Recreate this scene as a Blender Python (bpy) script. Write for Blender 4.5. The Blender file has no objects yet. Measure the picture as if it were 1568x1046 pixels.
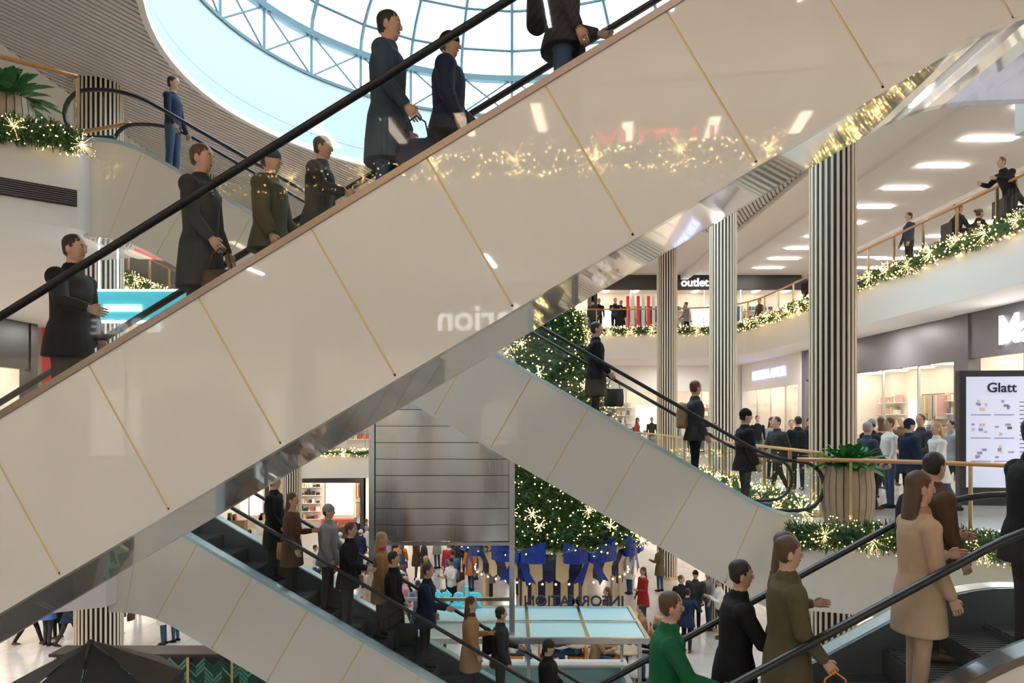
import bpy, bmesh, math, random
from mathutils import Vector, Matrix
from mathutils.bvhtree import BVHTree
from mathutils.geometry import tessellate_polygon
R = random.Random(7)
sc = bpy.context.scene
COL = sc.collection
sc.view_settings.view_transform = 'Standard'
TAN = math.tan(math.radians(30))
L1, L0, LG = 5.6, 0.0, -4.5
CEIL = 9.5

# ---------------------------------------------------------------- materials
def mat(name, col, rough=0.5, metal=0.0, bump=0.0, bscale=40.0, var=0.0, emis=None, estr=0.0, spec=0.5, coat=0.0, sample=True, stretch=None):
    m = bpy.data.materials.new(name); m.use_nodes = True
    nt = m.node_tree; b = nt.nodes['Principled BSDF']
    b.inputs['Base Color'].default_value = (*col, 1)
    b.inputs['Roughness'].default_value = rough
    b.inputs['Metallic'].default_value = metal
    b.inputs['Specular IOR Level'].default_value = spec
    b.inputs['Coat Weight'].default_value = coat
    if emis:
        b.inputs['Emission Color'].default_value = (*emis, 1)
        b.inputs['Emission Strength'].default_value = estr
    if bump or var:
        tc = nt.nodes.new('ShaderNodeTexCoord'); n = nt.nodes.new('ShaderNodeTexNoise')
        n.inputs['Scale'].default_value = bscale; n.inputs['Detail'].default_value = 4
        src = tc.outputs['Object']
        if stretch:
            mp = nt.nodes.new('ShaderNodeMapping'); mp.inputs['Scale'].default_value = stretch
            nt.links.new(src, mp.inputs['Vector']); src = mp.outputs['Vector']
        nt.links.new(src, n.inputs['Vector'])
        if bump:
            bp = nt.nodes.new('ShaderNodeBump'); bp.inputs['Strength'].default_value = bump
            bp.inputs['Distance'].default_value = 0.02
            nt.links.new(n.outputs['Fac'], bp.inputs['Height']); nt.links.new(bp.outputs['Normal'], b.inputs['Normal'])
        if var:
            mx = nt.nodes.new('ShaderNodeMix'); mx.data_type = 'RGBA'
            mx.inputs['A'].default_value = (*[max(0, c*(1-var)) for c in col], 1)
            mx.inputs['B'].default_value = (*[min(1, c*(1+var)) for c in col], 1)
            nt.links.new(n.outputs['Fac'], mx.inputs['Factor']); nt.links.new(mx.outputs['Result'], b.inputs['Base Color'])
    if not sample:
        m.cycles.emission_sampling = 'NONE'
    return m

def glass(name, tint=(0.95, 0.98, 0.97)):
    m = bpy.data.materials.new(name); m.use_nodes = True
    nt = m.node_tree; nt.nodes.clear()
    o = nt.nodes.new('ShaderNodeOutputMaterial'); t = nt.nodes.new('ShaderNodeBsdfTransparent'); g = nt.nodes.new('ShaderNodeBsdfGlossy')
    t.inputs['Color'].default_value = (*tint, 1); g.inputs['Roughness'].default_value = 0.02
    ge = nt.nodes.new('ShaderNodeNewGeometry'); ma = nt.nodes.new('ShaderNodeMath'); ma.operation = 'MULTIPLY_ADD'
    ma.inputs[1].default_value = 1/1.45-1.45; ma.inputs[2].default_value = 1.45
    fr = nt.nodes.new('ShaderNodeFresnel'); nt.links.new(ge.outputs['Backfacing'], ma.inputs[0]); nt.links.new(ma.outputs[0], fr.inputs['IOR'])
    mx = nt.nodes.new('ShaderNodeMixShader'); nt.links.new(fr.outputs[0], mx.inputs[0])
    nt.links.new(t.outputs[0], mx.inputs[1]); nt.links.new(g.outputs[0], mx.inputs[2]); nt.links.new(mx.outputs[0], o.inputs[0])
    return m

def tilemat(name, c1, c2, mortar, sx, sy, rough=0.25, off=0.0):
    m = bpy.data.materials.new(name); m.use_nodes = True
    nt = m.node_tree; b = nt.nodes['Principled BSDF']
    tc = nt.nodes.new('ShaderNodeTexCoord'); br = nt.nodes.new('ShaderNodeTexBrick')
    br.inputs['Color1'].default_value = (*c1, 1); br.inputs['Color2'].default_value = (*c2, 1); br.inputs['Mortar'].default_value = (*mortar, 1)
    br.inputs['Scale'].default_value = 1; br.inputs['Brick Width'].default_value = sx; br.inputs['Row Height'].default_value = sy
    br.inputs['Mortar Size'].default_value = 0.008; br.offset = off
    n = nt.nodes.new('ShaderNodeTexNoise'); n.inputs['Scale'].default_value = 3; n.inputs['Detail'].default_value = 8
    mx = nt.nodes.new('ShaderNodeMix'); mx.data_type = 'RGBA'; mx.blend_type = 'MULTIPLY'; mx.inputs['Factor'].default_value = 0.25
    nt.links.new(tc.outputs['Object'], br.inputs['Vector']); nt.links.new(tc.outputs['Object'], n.inputs['Vector'])
    nt.links.new(br.outputs['Color'], mx.inputs['A']); nt.links.new(n.outputs['Color'], mx.inputs['B'])
    nt.links.new(mx.outputs['Result'], b.inputs['Base Color']); b.inputs['Roughness'].default_value = rough
    return m

m_clad = mat('cream_glass_cladding', (0.81, 0.80, 0.76), 0.03, spec=0.5, coat=0.2)
m_clad.node_tree.nodes['Principled BSDF'].inputs['Coat Roughness'].default_value = .02
m_seam = mat('brass_seam', (0.78, 0.64, 0.34), 0.5)
m_trimc = mat('bronze_trim', (0.30, 0.24, 0.2), 0.3, 0.8)
m_soffit = mat('polished_soffit', (0.90, 0.88, 0.85), 0.09, 0.3, bump=0.04, bscale=2.0, coat=1.0)
m_steel = mat('brushed_steel', (0.62, 0.64, 0.66), 0.25, 1.0)
m_deckb = mat('deck_painted_blue_glow', (0.46, 0.68, 0.80), 0.22, 0.35)  # blue base colour stands in for LED skirt light on the deck
m_rubber = mat('black_rubber', (0.015, 0.015, 0.018), 0.35)
m_step = mat('escalator_step', (0.10, 0.105, 0.11), 0.4, 0.7)
m_skirt = mat('escalator_skirt', (0.14, 0.17, 0.20), 0.3, 0.5)
m_glass = glass('clear_glass')
m_glassT = glass('teal_glass', (0.78, 0.93, 0.98))
m_white = mat('white_plaster', (0.86, 0.85, 0.83), 0.55, bump=0.02, bscale=60)
m_whiteg = mat('white_gloss_band', (0.87, 0.86, 0.84), 0.25, var=0.02, bscale=2)
m_ceil = mat('ceiling_white', (0.87, 0.85, 0.83), 0.7, bump=0.02, bscale=30)
m_slat = mat('ceiling_slat', (0.66, 0.62, 0.64), 0.5, var=0.08, bscale=3)
m_slatbk = mat('ceiling_slat_backing', (0.20, 0.18, 0.19), 0.8, var=0.1, bscale=5)
m_floor = tilemat('stone_tile_floor', (0.66, 0.62, 0.59), (0.60, 0.56, 0.54), (0.40, 0.38, 0.37), 0.9, 0.9, 0.18)
m_wood = tilemat('wood_plank_floor', (0.42, 0.27, 0.17), (0.34, 0.21, 0.13), (0.15, 0.09, 0.06), 1.6, 0.14, 0.35, 0.5)
m_rail = mat('warm_wood_rail', (0.58, 0.29, 0.10), 0.3, var=0.15, bscale=6, coat=0.3)
m_brass = mat('brass', (0.72, 0.56, 0.32), 0.25, 0.9)
m_coldark = mat('column_dark', (0.015, 0.012, 0.012), 0.5, var=0.1)
m_colslat = mat('column_slat', (0.88, 0.76, 0.60), 0.4, var=0.08, bscale=4, stretch=(1, 1, .1))
m_pot = mat('pot_wood_slat', (0.48, 0.36, 0.25), 0.5, var=0.35, bscale=9, stretch=(1, 1, .15))
m_needle = mat('fir_needles', (0.03, 0.09, 0.03), 0.6, var=0.5, bscale=8)
m_needle2 = mat('fir_needles_light', (0.07, 0.17, 0.05), 0.6, var=0.4, bscale=8)
m_light = mat('fairy_light', (1, 0.7, 0.3), 0.5, emis=(1.0, 0.64, 0.20), estr=8, sample=False)
m_star = mat('starburst_light', (1, 0.7, 0.3), 0.5, emis=(1.0, 0.70, 0.32), estr=6, sample=False)
m_lightb = mat('fairy_light_bright', (1, 0.7, 0.3), 0.5, emis=(1.0, 0.66, 0.25), estr=40, sample=False)
m_mull = mat('skylight_mullion', (0.12, 0.19, 0.23), 0.5, 0.0)
m_shaft = mat('skylight_shaft_pale_blue', (0.56, 0.62, 0.65), 0.6, bump=0.02)
m_grey = mat('grey_fascia', (0.13, 0.12, 0.135), 0.45, bump=0.02)
m_black = mat('black_fascia', (0.025, 0.022, 0.022), 0.4, bump=0.02)
m_dkw = mat('dark_furniture', (0.05, 0.04, 0.035), 0.5, var=0.2)
m_shopw = mat('shop_wall', (0.85, 0.82, 0.77), 0.6, var=0.05, bscale=2)
m_shopl = mat('shop_ceiling_panel', (1, 1, 1), 0.5, emis=(1.0, 0.84, 0.64), estr=15)
m_led = mat('led_strip', (1, 1, 1), 0.5, emis=(1.0, 0.93, 0.84), estr=42)
m_poster = mat('backlit_poster', (1, 1, 1), 0.5, var=.3, bscale=2, emis=(1.0, .88, .75), estr=1.0, sample=False)
m_signw = mat('sign_white_glow', (1, 1, 1), 0.5, emis=(1, 1, 1), estr=3, sample=False)
m_signwb = mat('sign_white_bright', (1, 1, 1), 0.5, emis=(1, 1, 1), estr=6, sample=False)
m_signr = mat('sign_red_glow', (1, 0.1, 0.08), 0.5, emis=(1, 0.08, 0.05), estr=2, sample=False)
m_signrb = mat('sign_red_bright', (1, 0.1, 0.08), 0.5, emis=(1, 0.07, 0.05), estr=6.5, sample=False)
m_signy = mat('sign_yellow_glow', (1, 0.8, 0.1), 0.5, emis=(1, 0.7, 0.05), estr=2, sample=False)
m_signc = mat('sign_cyan', (0.1, 0.6, 0.75), 0.4, emis=(0.03, 0.5, 0.65), estr=0.5, sample=False)
m_signb = mat('sign_blue_glow', (0.5, 0.6, 1), 0.4, emis=(0.45, 0.5, 1.0), estr=2, sample=False)
m_red = mat('red_panel', (0.6, 0.03, 0.03), 0.5, emis=(0.8, 0.05, 0.03), estr=0.2, sample=False)
m_navy = mat('royal_blue_satin', (0.014, 0.045, 0.34), 0.28, bump=0.05, bscale=12)
m_navy2 = mat('navy_stripe', (0.012, 0.02, 0.10), 0.4, bump=0.02)
m_cream = mat('cream_gold_stripe', (0.90, 0.72, 0.42), 0.4, bump=0.02)
m_lift = mat('brushed_metal_panel', (0.60, 0.60, 0.60), 0.22, 1.0, bump=0.1, bscale=60, stretch=(1, 1, .02))
m_liftline = mat('panel_seam', (0.15, 0.15, 0.15), 0.4, 0.6)
m_teal = mat('pale_teal_panel', (0.50, 0.76, 0.82), 0.25, var=0.05, bscale=2)
m_dgreen = mat('green_tile_dark', (0.01, 0.10, 0.07), 0.15, var=0.3)
m_lgreen = mat('green_tile_light', (0.10, 0.35, 0.26), 0.15, var=0.3)
m_leaf = mat('plant_leaf', (0.05, 0.22, 0.05), 0.35, var=0.5, bscale=15)
m_canvas = mat('black_canvas', (0.03, 0.028, 0.03), 0.6, bump=0.1)
m_screen = mat('display_screen', (0.70, 0.75, 0.92), 0.2, emis=(0.66, 0.72, 1.0), estr=0.35, sample=False)
m_scrd = mat('display_ink', (0.02, 0.02, 0.05), 0.3)
m_scrm = mat('display_map', (0.42, 0.42, 0.66), 0.3)
m_scrg = mat('display_map_light', (0.85, 0.80, 0.70), 0.3)
m_orange = mat('orange_upholstery', (0.8, 0.25, 0.05), 0.6, bump=0.05)
goods = [mat('goods_%s' % n, c, 0.5, var=0.2) for n, c in [('red', (0.5, 0.07, 0.06)), ('white', (0.85, 0.83, 0.8)), ('blue', (0.10, 0.18, 0.36)), ('gold', (0.65, 0.45, 0.2)), ('black', (0.04, 0.035, 0.035)), ('pink', (0.75, 0.45, 0.45)), ('brown', (0.3, 0.17, 0.09)), ('sand', (0.6, 0.5, 0.38))]]

# ---------------------------------------------------------------- mesh builder
class MB:
    def __init__(s): s.v = []; s.f = []; s.m = []
    def add(s, vs, fs, m=0):
        o = len(s.v); s.v += [tuple(v) for v in vs]; s.f += [tuple(i+o for i in f) for f in fs]; s.m += [m]*len(fs)
    def hexa(s, p, m=0):
        s.add(p, [(0, 3, 2, 1), (4, 5, 6, 7), (0, 1, 5, 4), (1, 2, 6, 5), (2, 3, 7, 6), (3, 0, 4, 7)], m)
    def box(s, x0, x1, y0, y1, z0, z1, m=0):
        s.hexa([(x0, y0, z0), (x1, y0, z0), (x1, y1, z0), (x0, y1, z0), (x0, y0, z1), (x1, y0, z1), (x1, y1, z1), (x0, y1, z1)], m)
    def obox(s, P, r, n, a0, a1, b0, b1, z0, z1, m=0):
        q = lambda a, b, z: (P[0]+r[0]*a+n[0]*b, P[1]+r[1]*a+n[1]*b, z)
        s.hexa([q(a0, b0, z0), q(a1, b0, z0), q(a1, b1, z0), q(a0, b1, z0), q(a0, b0, z1), q(a1, b0, z1), q(a1, b1, z1), q(a0, b1, z1)], m)
    def loft(s, cs, rs, n=12, m=0, ref=(1, 0, 0), caps=True):
        cs = [Vector(c) for c in cs]; vs = []; ref = Vector(ref)
        for i, c in enumerate(cs):
            d = (cs[min(i+1, len(cs)-1)]-cs[max(i-1, 0)]).normalized()
            a = ref-d*ref.dot(d)
            if a.length < 0.05: a = Vector((0, 1, 0))-d*d.y
            a.normalize(); b = d.cross(a)
            r = rs[i] if isinstance(rs, list) else rs
            rx, ry = r if isinstance(r, (list, tuple)) else (r, r)
            for k in range(n):
                t = 2*math.pi*k/n; vs.append(c+a*rx*math.cos(t)+b*ry*math.sin(t))
        fs = []
        for i in range(len(cs)-1):
            for k in range(n):
                k2 = (k+1) % n; fs.append((i*n+k, i*n+k2, (i+1)*n+k2, (i+1)*n+k))
        if caps:
            fs.append(tuple(reversed(range(n)))); fs.append(tuple(range((len(cs)-1)*n, len(cs)*n)))
        s.add(vs, fs, m)
    def ell(s, c, rx, ry, rz, m=0, n=12, k=8):
        c = Vector(c)
        vs = [c+Vector((0, 0, -rz))]; fs = []
        for i in range(1, k):
            t = math.pi*i/k
            for j in range(n):
                a = 2*math.pi*j/n; vs.append(c+Vector((rx*math.sin(t)*math.cos(a), ry*math.sin(t)*math.sin(a), -rz*math.cos(t))))
        vs.append(c+Vector((0, 0, rz)))
        for j in range(n): fs.append((0, 1+(j+1) % n, 1+j))
        for i in range(k-2):
            for j in range(n):
                a = 1+i*n; fs.append((a+j, a+(j+1) % n, a+n+(j+1) % n, a+n+j))
        a = 1+(k-2)*n; T = len(vs)-1
        for j in range(n): fs.append((a+j, a+(j+1) % n, T))
        s.add(vs, fs, m)
    def octa(s, c, r, m=0):
        x, y, z = c
        s.add([(x+r, y, z), (x-r, y, z), (x, y+r, z), (x, y-r, z), (x, y, z+r), (x, y, z-r)], [(0, 2, 4), (2, 1, 4), (1, 3, 4), (3, 0, 4), (2, 0, 5), (1, 2, 5), (3, 1, 5), (0, 3, 5)], m)
    def cyl(s, x, y, z0, z1, r, m=0, n=16, r2=None):
        s.loft([(x, y, z0), (x, y, z1)], [r, r if r2 is None else r2], n, m)
    def obj(s, name, mats, smooth=False, parent=None):
        me = bpy.data.meshes.new(name); me.from_pydata(s.v, [], s.f); me.update()
        if not isinstance(mats, (list, tuple)): mats = [mats]
        for m in mats: me.materials.append(m)
        me.polygons.foreach_set('material_index', s.m)
        if smooth: me.polygons.foreach_set('use_smooth', [True]*len(me.polygons))
        o = bpy.data.objects.new(name, me); COL.objects.link(o)
        if parent is not None: attach(o, parent)
        return o
def empty(name, loc=(0, 0, 0)):
    e = bpy.data.objects.new(name, None); e.location = loc; e.empty_display_size = 0.3; COL.objects.link(e); return e
def attach(o, p):
    o.parent = p; o.matrix_parent_inverse = Matrix.Translation(-Vector(p.location))
def text(name, body, loc, rotz, size, m, parent=None, extrude=0.02, align='CENTER'):
    c = bpy.data.curves.new(name, 'FONT'); c.body = body; c.size = size; c.extrude = extrude; c.align_x = align; c.offset = size*.012
    c.materials.append(m)
    o = bpy.data.objects.new(name, c); o.location = loc; o.rotation_euler = (math.pi/2, 0, rotz); COL.objects.link(o)
    if parent is not None: attach(o, parent)
    return o
def chaikin(p, it=3):
    for _ in range(it):
        q = [p[0]]
        for a, b in zip(p[:-1], p[1:]):
            q.append((a[0]*.75+b[0]*.25, a[1]*.75+b[1]*.25)); q.append((a[0]*.25+b[0]*.75, a[1]*.25+b[1]*.75))
        q.append(p[-1]); p = q
    return p
def resample(p, step):
    out = []; acc = 0.0
    for a, b in zip(p[:-1], p[1:]):
        L = math.dist(a, b)
        if L < 1e-6: continue
        while acc < L:
            t = acc/L; out.append((a[0]+(b[0]-a[0])*t, a[1]+(b[1]-a[1])*t, (b[0]-a[0])/L, (b[1]-a[1])/L)); acc += step
        acc -= L
    return out

# ---------------------------------------------------------------- shell
RECT = [(-24, -8), (24, -8), (24, 42), (-24, 42)]
def slab(name, hole, z0, z1, mtop, mside, mbot, outer=RECT):
    loops = [[Vector((x, y, 0)) for x, y in outer]] + ([[Vector((x, y, 0)) for x, y in hole]] if hole else [])
    flat = [v for l in loops for v in l]; tris = tessellate_polygon(loops); b = MB()
    def up(t):
        a, c, d = [flat[i] for i in t]; return (c-a).cross(d-a).z > 0
    b.add([(v.x, v.y, z1) for v in flat], [t if up(t) else t[::-1] for t in tris], 0)
    b.add([(v.x, v.y, z0) for v in flat], [t[::-1] if up(t) else t for t in tris], 2)
    for l in loops:
        n = len(l)
        for i in range(n):
            p, q = l[i], l[(i+1) % n]
            b.add([(p.x, p.y, z0), (q.x, q.y, z0), (q.x, q.y, z1), (p.x, p.y, z1)], [(0, 1, 2, 3)], 1)
    return b.obj(name, [mtop, mside, mbot])

nr0 = chaikin([(7.3, 6.9), (7.2, 7.8), (6.3, 8.9), (5.2, 9.9), (3.95, 10.35)])
far0 = chaikin([(5.2, 12.3), (5.2, 20), (5.2, 27), (5.0, 31), (2.5, 33), (-3, 33), (-7, 33), (-10.5, 32.5), (-11, 28), (-11, 18), (-9, 13.2), (-5.9, 12.25)])
lf0 = chaikin([(-5.9, 10.45), (-7.4, 9.6), (-7.6, 8.0), (-7.2, 6.8)])
V0 = [(-7.2, 0.5), (4.9, 0.5), (4.9, 6.7)] + nr0 + [(3.95, 10.52), (4.35, 10.52), (4.35, 12.25)] + far0 + lf0
nr1 = chaikin([(4.9, 7.0), (8.0, 7.0), (10.4, 8.5), (10.4, 14), (10.4, 20), (10.4, 27), (10.2, 32), (7.0, 33), (0, 33), (-7, 33), (-11, 32), (-11.5, 26), (-11, 17), (-8.5, 13), (-6.3, 12.25)])
lf1 = chaikin([(-6.3, 10.45), (-7.1, 9.8), (-9, 8.2), (-13, 7)])
V1 = [(-13, -0.8), (4.9, -0.8)] + nr1 + lf1
slab('floor', None, LG-0.3, LG, m_floor, m_white, m_white)
slab('floor_middle_level', V0, -1.05, L0, m_floor, m_whiteg, m_ceil)
slab('floor_upper_level', V1, L1-1.15, L1, m_floor, m_whiteg, m_ceil)
SC = (0.0, 16.0); SR = 7.35
circ = [(SC[0]+SR*math.cos(2*math.pi*i/96), SC[1]+SR*math.sin(2*math.pi*i/96)) for i in range(96)]
slab('ceiling', circ, CEIL, CEIL+0.35, m_white, m_shaft, m_ceil)
b = MB(); b.box(24, 24.3, -8.3, 42.3, LG, 16.5, 0); b.obj('wall_right', m_shopw)
b = MB(); b.box(-24.3, -24, -8.3, 42.3, LG, 16.5, 0); b.obj('wall_left', m_shopw)
b = MB(); b.box(-24, 24, 42, 42.3, LG, 16.5, 0); b.obj('wall_back', m_shopw)
b = MB(); b.box(-24, 24, -8.3, -8, LG, 16.5, 0); b.obj('wall_front', m_shopw)
b = MB(); b.box(2.55, 9.5, 10.5, 17.0, LG+0.001, LG+0.03, 0)
b.box(2.55, 9.5, 10.45, 10.5, LG+0.001, LG+0.035, 1); b.obj('floor_wood_deck', [m_wood, m_brass])

# slat ceiling
sr = [(-10.6, -7.9), (9.2, -7.9), (9.2, 30), (-10.6, 30)]
slab('ceiling_slat_backing', [(SC[0]+(SR+.02)*math.cos(2*math.pi*i/96), SC[1]+(SR+.02)*math.sin(2*math.pi*i/96)) for i in range(96)], CEIL-0.04, CEIL-0.005, m_slatbk, m_slat, m_slatbk, outer=sr)
b = MB(); d = Vector((0.447, 0.894)); nn = Vector((0.894, -0.447))
c = -30.0
while c < 30:
    c += 0.15
    o = nn*c; t0, t1 = -60, 60
    for ax, lo, hi in ((0, -10.55, 9.15), (1, -7.85, 29.95)):
        a, bb = (lo-o[ax])/d[ax], (hi-o[ax])/d[ax]; t0 = max(t0, min(a, bb)); t1 = min(t1, max(a, bb))
    if t1-t0 < 0.2: continue
    w = o-Vector(SC); B = w.dot(d); disc = B*B-(w.length_squared-(SR+.08)**2)
    ivs = [(t0, t1)]
    if disc > 0:
        s0, s1 = -B-math.sqrt(disc), -B+math.sqrt(disc)
        ivs = [iv for iv in ((t0, min(t1, s0)), (max(t0, s1), t1)) if iv[1]-iv[0] > 0.05]
    for a, e in ivs: b.obox(o, d, nn, a, e, -0.05, 0.05, CEIL-0.08, CEIL-0.045, 0)
b.obj('ceiling_slats', m_slat)
b = MB()
def ringband(b, cx, cy, r0, r1, z0, z1, m=0, n=96):
    for i in range(n):
        a, e = 2*math.pi*i/n, 2*math.pi*(i+1)/n
        q = lambda r, t, z: (cx+r*math.cos(t), cy+r*math.sin(t), z)
        b.hexa([q(r0, a, z0), q(r1, a, z0), q(r1, e, z0), q(r0, e, z0), q(r0, a, z1), q(r1, a, z1), q(r1, e, z1), q(r0, e, z1)], m)
ringband(b, *SC, SR-0.02, SR+0.1, CEIL-0.14, CEIL, 0); b.obj('trim_1', m_white)
b = MB()
for x0, x1, h in ((11.2, 11.5, .15), (15.8, 16.1, .15), (9.2, 9.6, .25)):
    b.box(x0, x1, 7.5, 41, CEIL-h, CEIL, 0)
b.obj('trim_2', m_ceil)

# skylight
sk = empty('skylight_dome', (SC[0], SC[1], CEIL))
b = MB(); ZT = 11.5
ringband(b, *SC, SR, SR+0.2, CEIL+.36, ZT, 0); b.obj('shaft', m_shaft, parent=sk)
NR = 28; ZR = 12.7; rise = 3.2
b = MB(); g = MB()
def dome(a, t):
    r = SR*math.cos(t*math.pi/2); z = ZR+rise*math.sin(t*math.pi/2)
    return (SC[0]+r*math.cos(a), SC[1]+r*math.sin(a), z)
ringband(b, *SC, SR-0.1, SR+.12, ZR-.09, ZR+.09, 0); ringband(b, *SC, SR-.05, SR+.1, ZT-.03, ZT+.06, 0)
ts = [0, .16, .34, .54, .76, .93]
for i in range(NR):
    a = 2*math.pi*i/NR; a2 = 2*math.pi*(i+1)/NR
    b.loft([dome(a, t) for t in [j/12*.97 for j in range(13)]], (.055, .11), 6, 0)
    q = lambda t, z: (SC[0]+SR*math.cos(t), SC[1]+SR*math.sin(t), z)
    b.loft([q(a, ZT), q(a, ZR)], .045, 6, 0); b.loft([q(a, ZT), q(a2, ZR)], .03, 5, 0); b.loft([q(a2, ZT), q(a, ZR)], .03, 5, 0)
    g.add([q(a, ZT), q(a2, ZT), q(a2, ZR), q(a, ZR)], [(0, 1, 2, 3)])
    for j in range(len(ts)-1):
        g.add([dome(a, ts[j]), dome(a2, ts[j]), dome(a2, ts[j+1]), dome(a, ts[j+1])], [(0, 1, 2, 3)])
        if j: b.loft([dome(a, ts[j]), dome(a2, ts[j])], .045, 5, 0)
b.loft([dome(0, .97), (SC[0], SC[1], ZR+rise+.1)], .1, 6, 0)
b.obj('mullions', m_mull, parent=sk); g.obj('glazing', m_glassT, parent=sk)

# ---------------------------------------------------------------- escalators
class Esc: pass
def escalator(name, Xlow, z0, z1, s, Y0, k, e0, e1, seamX, pitch=0.83, W=1.5, deck=None):
    E = Esc(); m = TAN; dx = 1/math.sqrt(1+k*k)
    eu = (s*dx, -s*k*dx); ev = (k*dx, dx); bx, by = Xlow, Y0-k*Xlow; U = (z1-z0)/m
    def ramp(x, w=.45): return 0 if x < -w else (x if x > w else (x+w)**2/(4*w))
    zc = lambda u: z0+m*(ramp(u)-ramp(u-U))
    sl = lambda u: (zc(u+.01)-zc(u-.01))/.02
    P = lambda u, v, z: (bx+u*eu[0]+v*ev[0], by+u*eu[1]+v*ev[1], z)
    T0, T1 = .25, -1.17
    par = empty(name, P(U/2, W/2, (z0+z1)/2))
    us = []; u = -e0
    while u < U+e1: us.append(u); u += .15
    us.append(U+e1)
    def bot(u): return u+.615*sl(u)/m
    cl = MB()
    uS = (seamX-Xlow)*s/dx; st = uS-math.ceil((uS+e0)/pitch)*pitch; seams = [-e0]
    x = st+pitch
    while x < U+e1:
        if x > -e0+.05: seams.append(x)
        x += pitch
    seams.append(U+e1)
    for v0, v1 in ((0, .006), (W-.006, W)):
        for a, c in zip(seams[:-1], seams[1:]):
            if c-a < .05: continue
            a += .007; c -= .007; N = 6
            for j in range(N):
                p, q = a+(c-a)*j/N, a+(c-a)*(j+1)/N; pb, qb = bot(p), bot(q)
                pts = [(pb, zc(pb)+T1), (qb, zc(qb)+T1), (q, zc(q)+T0), (p, zc(p)+T0)]
                vs = [P(a_, v0, z_) for a_, z_ in pts]+[P(a_, v1, z_) for a_, z_ in pts]
                fs = [(0, 1, 2, 3), (7, 6, 5, 4), (0, 4, 5, 1), (3, 2, 6, 7)]
                if j == 0: fs.append((0, 3, 7, 4))
                if j == N-1: fs.append((1, 5, 6, 2))
                cl.add(vs, fs, 0)
    cl.obj('cladding_panels', m_clad, parent=par)
    fr = MB(); so = MB(); dk = MB(); gl = MB(); hr = MB(); sk_ = MB()
    for a, c in zip(us[:-1], us[1:]):
        za, zb = zc(a), zc(c)
        def bx8(t, v0, v1, lo, hi, mi=0):
            t.hexa([P(a, v0, za+lo), P(c, v0, zb+lo), P(c, v1, zb+lo), P(a, v1, za+lo), P(a, v0, za+hi), P(c, v0, zb+hi), P(c, v1, zb+hi), P(a, v1, za+hi)], mi)
        bx8(fr, .0065, .04, T1+.02, T0-.01, 0); bx8(fr, W-.04, W-.0065, T1+.02, T0-.01, 0)
        bx8(so, .0, .1, T1-.03, T1+.0, 1); bx8(so, W-.1, W, T1-.03, T1, 1)
        bx8(so, .1, W-.1, T1-.03, T1-.01, 0)
        for v0, v1 in ((.0, .17), (W-.17, W)): bx8(dk, v0, v1, T0, T0+.035, 0)
        for v0, v1 in ((-.015, .0), (W, W+.015)): bx8(dk, v0, v1, T0-.02, T0+.036, 1 if deck is None else 0)
        bx8(sk_, .17, .21, -.3, T0+.03); bx8(sk_, W-.21, W-.17, -.3, T0+.03)
        for v in (.11, W-.11): gl.add([P(a, v, za+T0+.03), P(c, v, zb+T0+.03), P(c, v, zb+1.03), P(a, v, za+1.03)], [(0, 1, 2, 3)])
    fr.obj('seam_backing', m_seam, parent=par); so.obj('soffit', [m_soffit, m_clad], parent=par)
    dk.obj('deck_trim', [deck or m_steel, m_trimc], parent=par); sk_.obj('skirt', m_skirt, parent=par)
    for v in (.11, W-.11):
        path = []; zl, zh = zc(-e0), zc(U+e1); r = .36
        path.append(P(-e0+.4, v, zl+1.05-2*r))
        for i in range(0, 11):
            t = -math.pi/2-math.pi*i/10; path.append(P(-e0+r*math.cos(t), v, zl+1.05-r+r*math.sin(t)))
        for u in us[1:-1]: path.append(P(u, v, zc(u)+1.05))
        for i in range(0, 11):
            t = math.pi/2-math.pi*i/10; path.append(P(U+e1+r*math.cos(t), v, zh+1.05-r+r*math.sin(t)))
        path.append(P(U+e1-.4, v, zh+1.05-2*r))
        hr.loft(path, (.042, .028), 10, 0, ref=(ev[0], ev[1], 0))
        for sg, uc, zz in ((-1, -e0, zl), (1, U+e1, zh)):
            cen = P(uc, v, zz+1.05-r); arc = [P(uc+sg*(r-.02)*math.sin(t), v, zz+1.05-r+(r-.02)*math.cos(t)) for t in [math.pi*i/10 for i in range(11)]]
            gl.add([cen]+arc, [(0, i, i+1) for i in range(1, 11)])
    gl.obj('glass_balustrades', m_glass, parent=par); hr.obj('handrails', m_rubber, True, parent=par)
    stp = MB(); i = int(-e0/.4)-1
    while i*.4 < U+e1:
        a, c = i*.4, i*.4+.4; zt = zc(a+.2)
        if a >= -e0-.01 and c <= U+e1+.01:
            pts = [(a, zt-.27), (c, zt-.27), (c, zt-.02), (a, zt-.02)]
            stp.add([P(x, .21, z) for x, z in pts]+[P(x, W-.21, z) for x, z in pts], [(0, 1, 2, 3), (7, 6, 5, 4), (0, 4, 5, 1), (1, 5, 6, 2), (2, 6, 7, 3), (3, 7, 4, 0)], 0)
            for j in range(20):
                v = .22+(W-.44)*j/20
                pts = [(a+.005, zt-.02), (c-.005, zt-.02), (c-.005, zt), (a+.005, zt)]
                stp.add([P(x, v, z) for x, z in pts]+[P(x, v+.03, z) for x, z in pts], [(0, 1, 2, 3), (7, 6, 5, 4), (1, 5, 6, 2), (2, 6, 7, 3), (3, 7, 4, 0)], 0)
        i += 1
    stp.obj('steps', m_step, parent=par)
    ec = MB()
    for u_ in (-e0, U+e1):
        z_ = zc(u_)
        ec.add([P(u_, 0, z_+T1), P(u_, W, z_+T1), P(u_, W, z_-.02), P(u_, 0, z_-.02)], [(0, 1, 2, 3)], 0)
    ec.obj('truss_ends', m_clad, parent=par)
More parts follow.
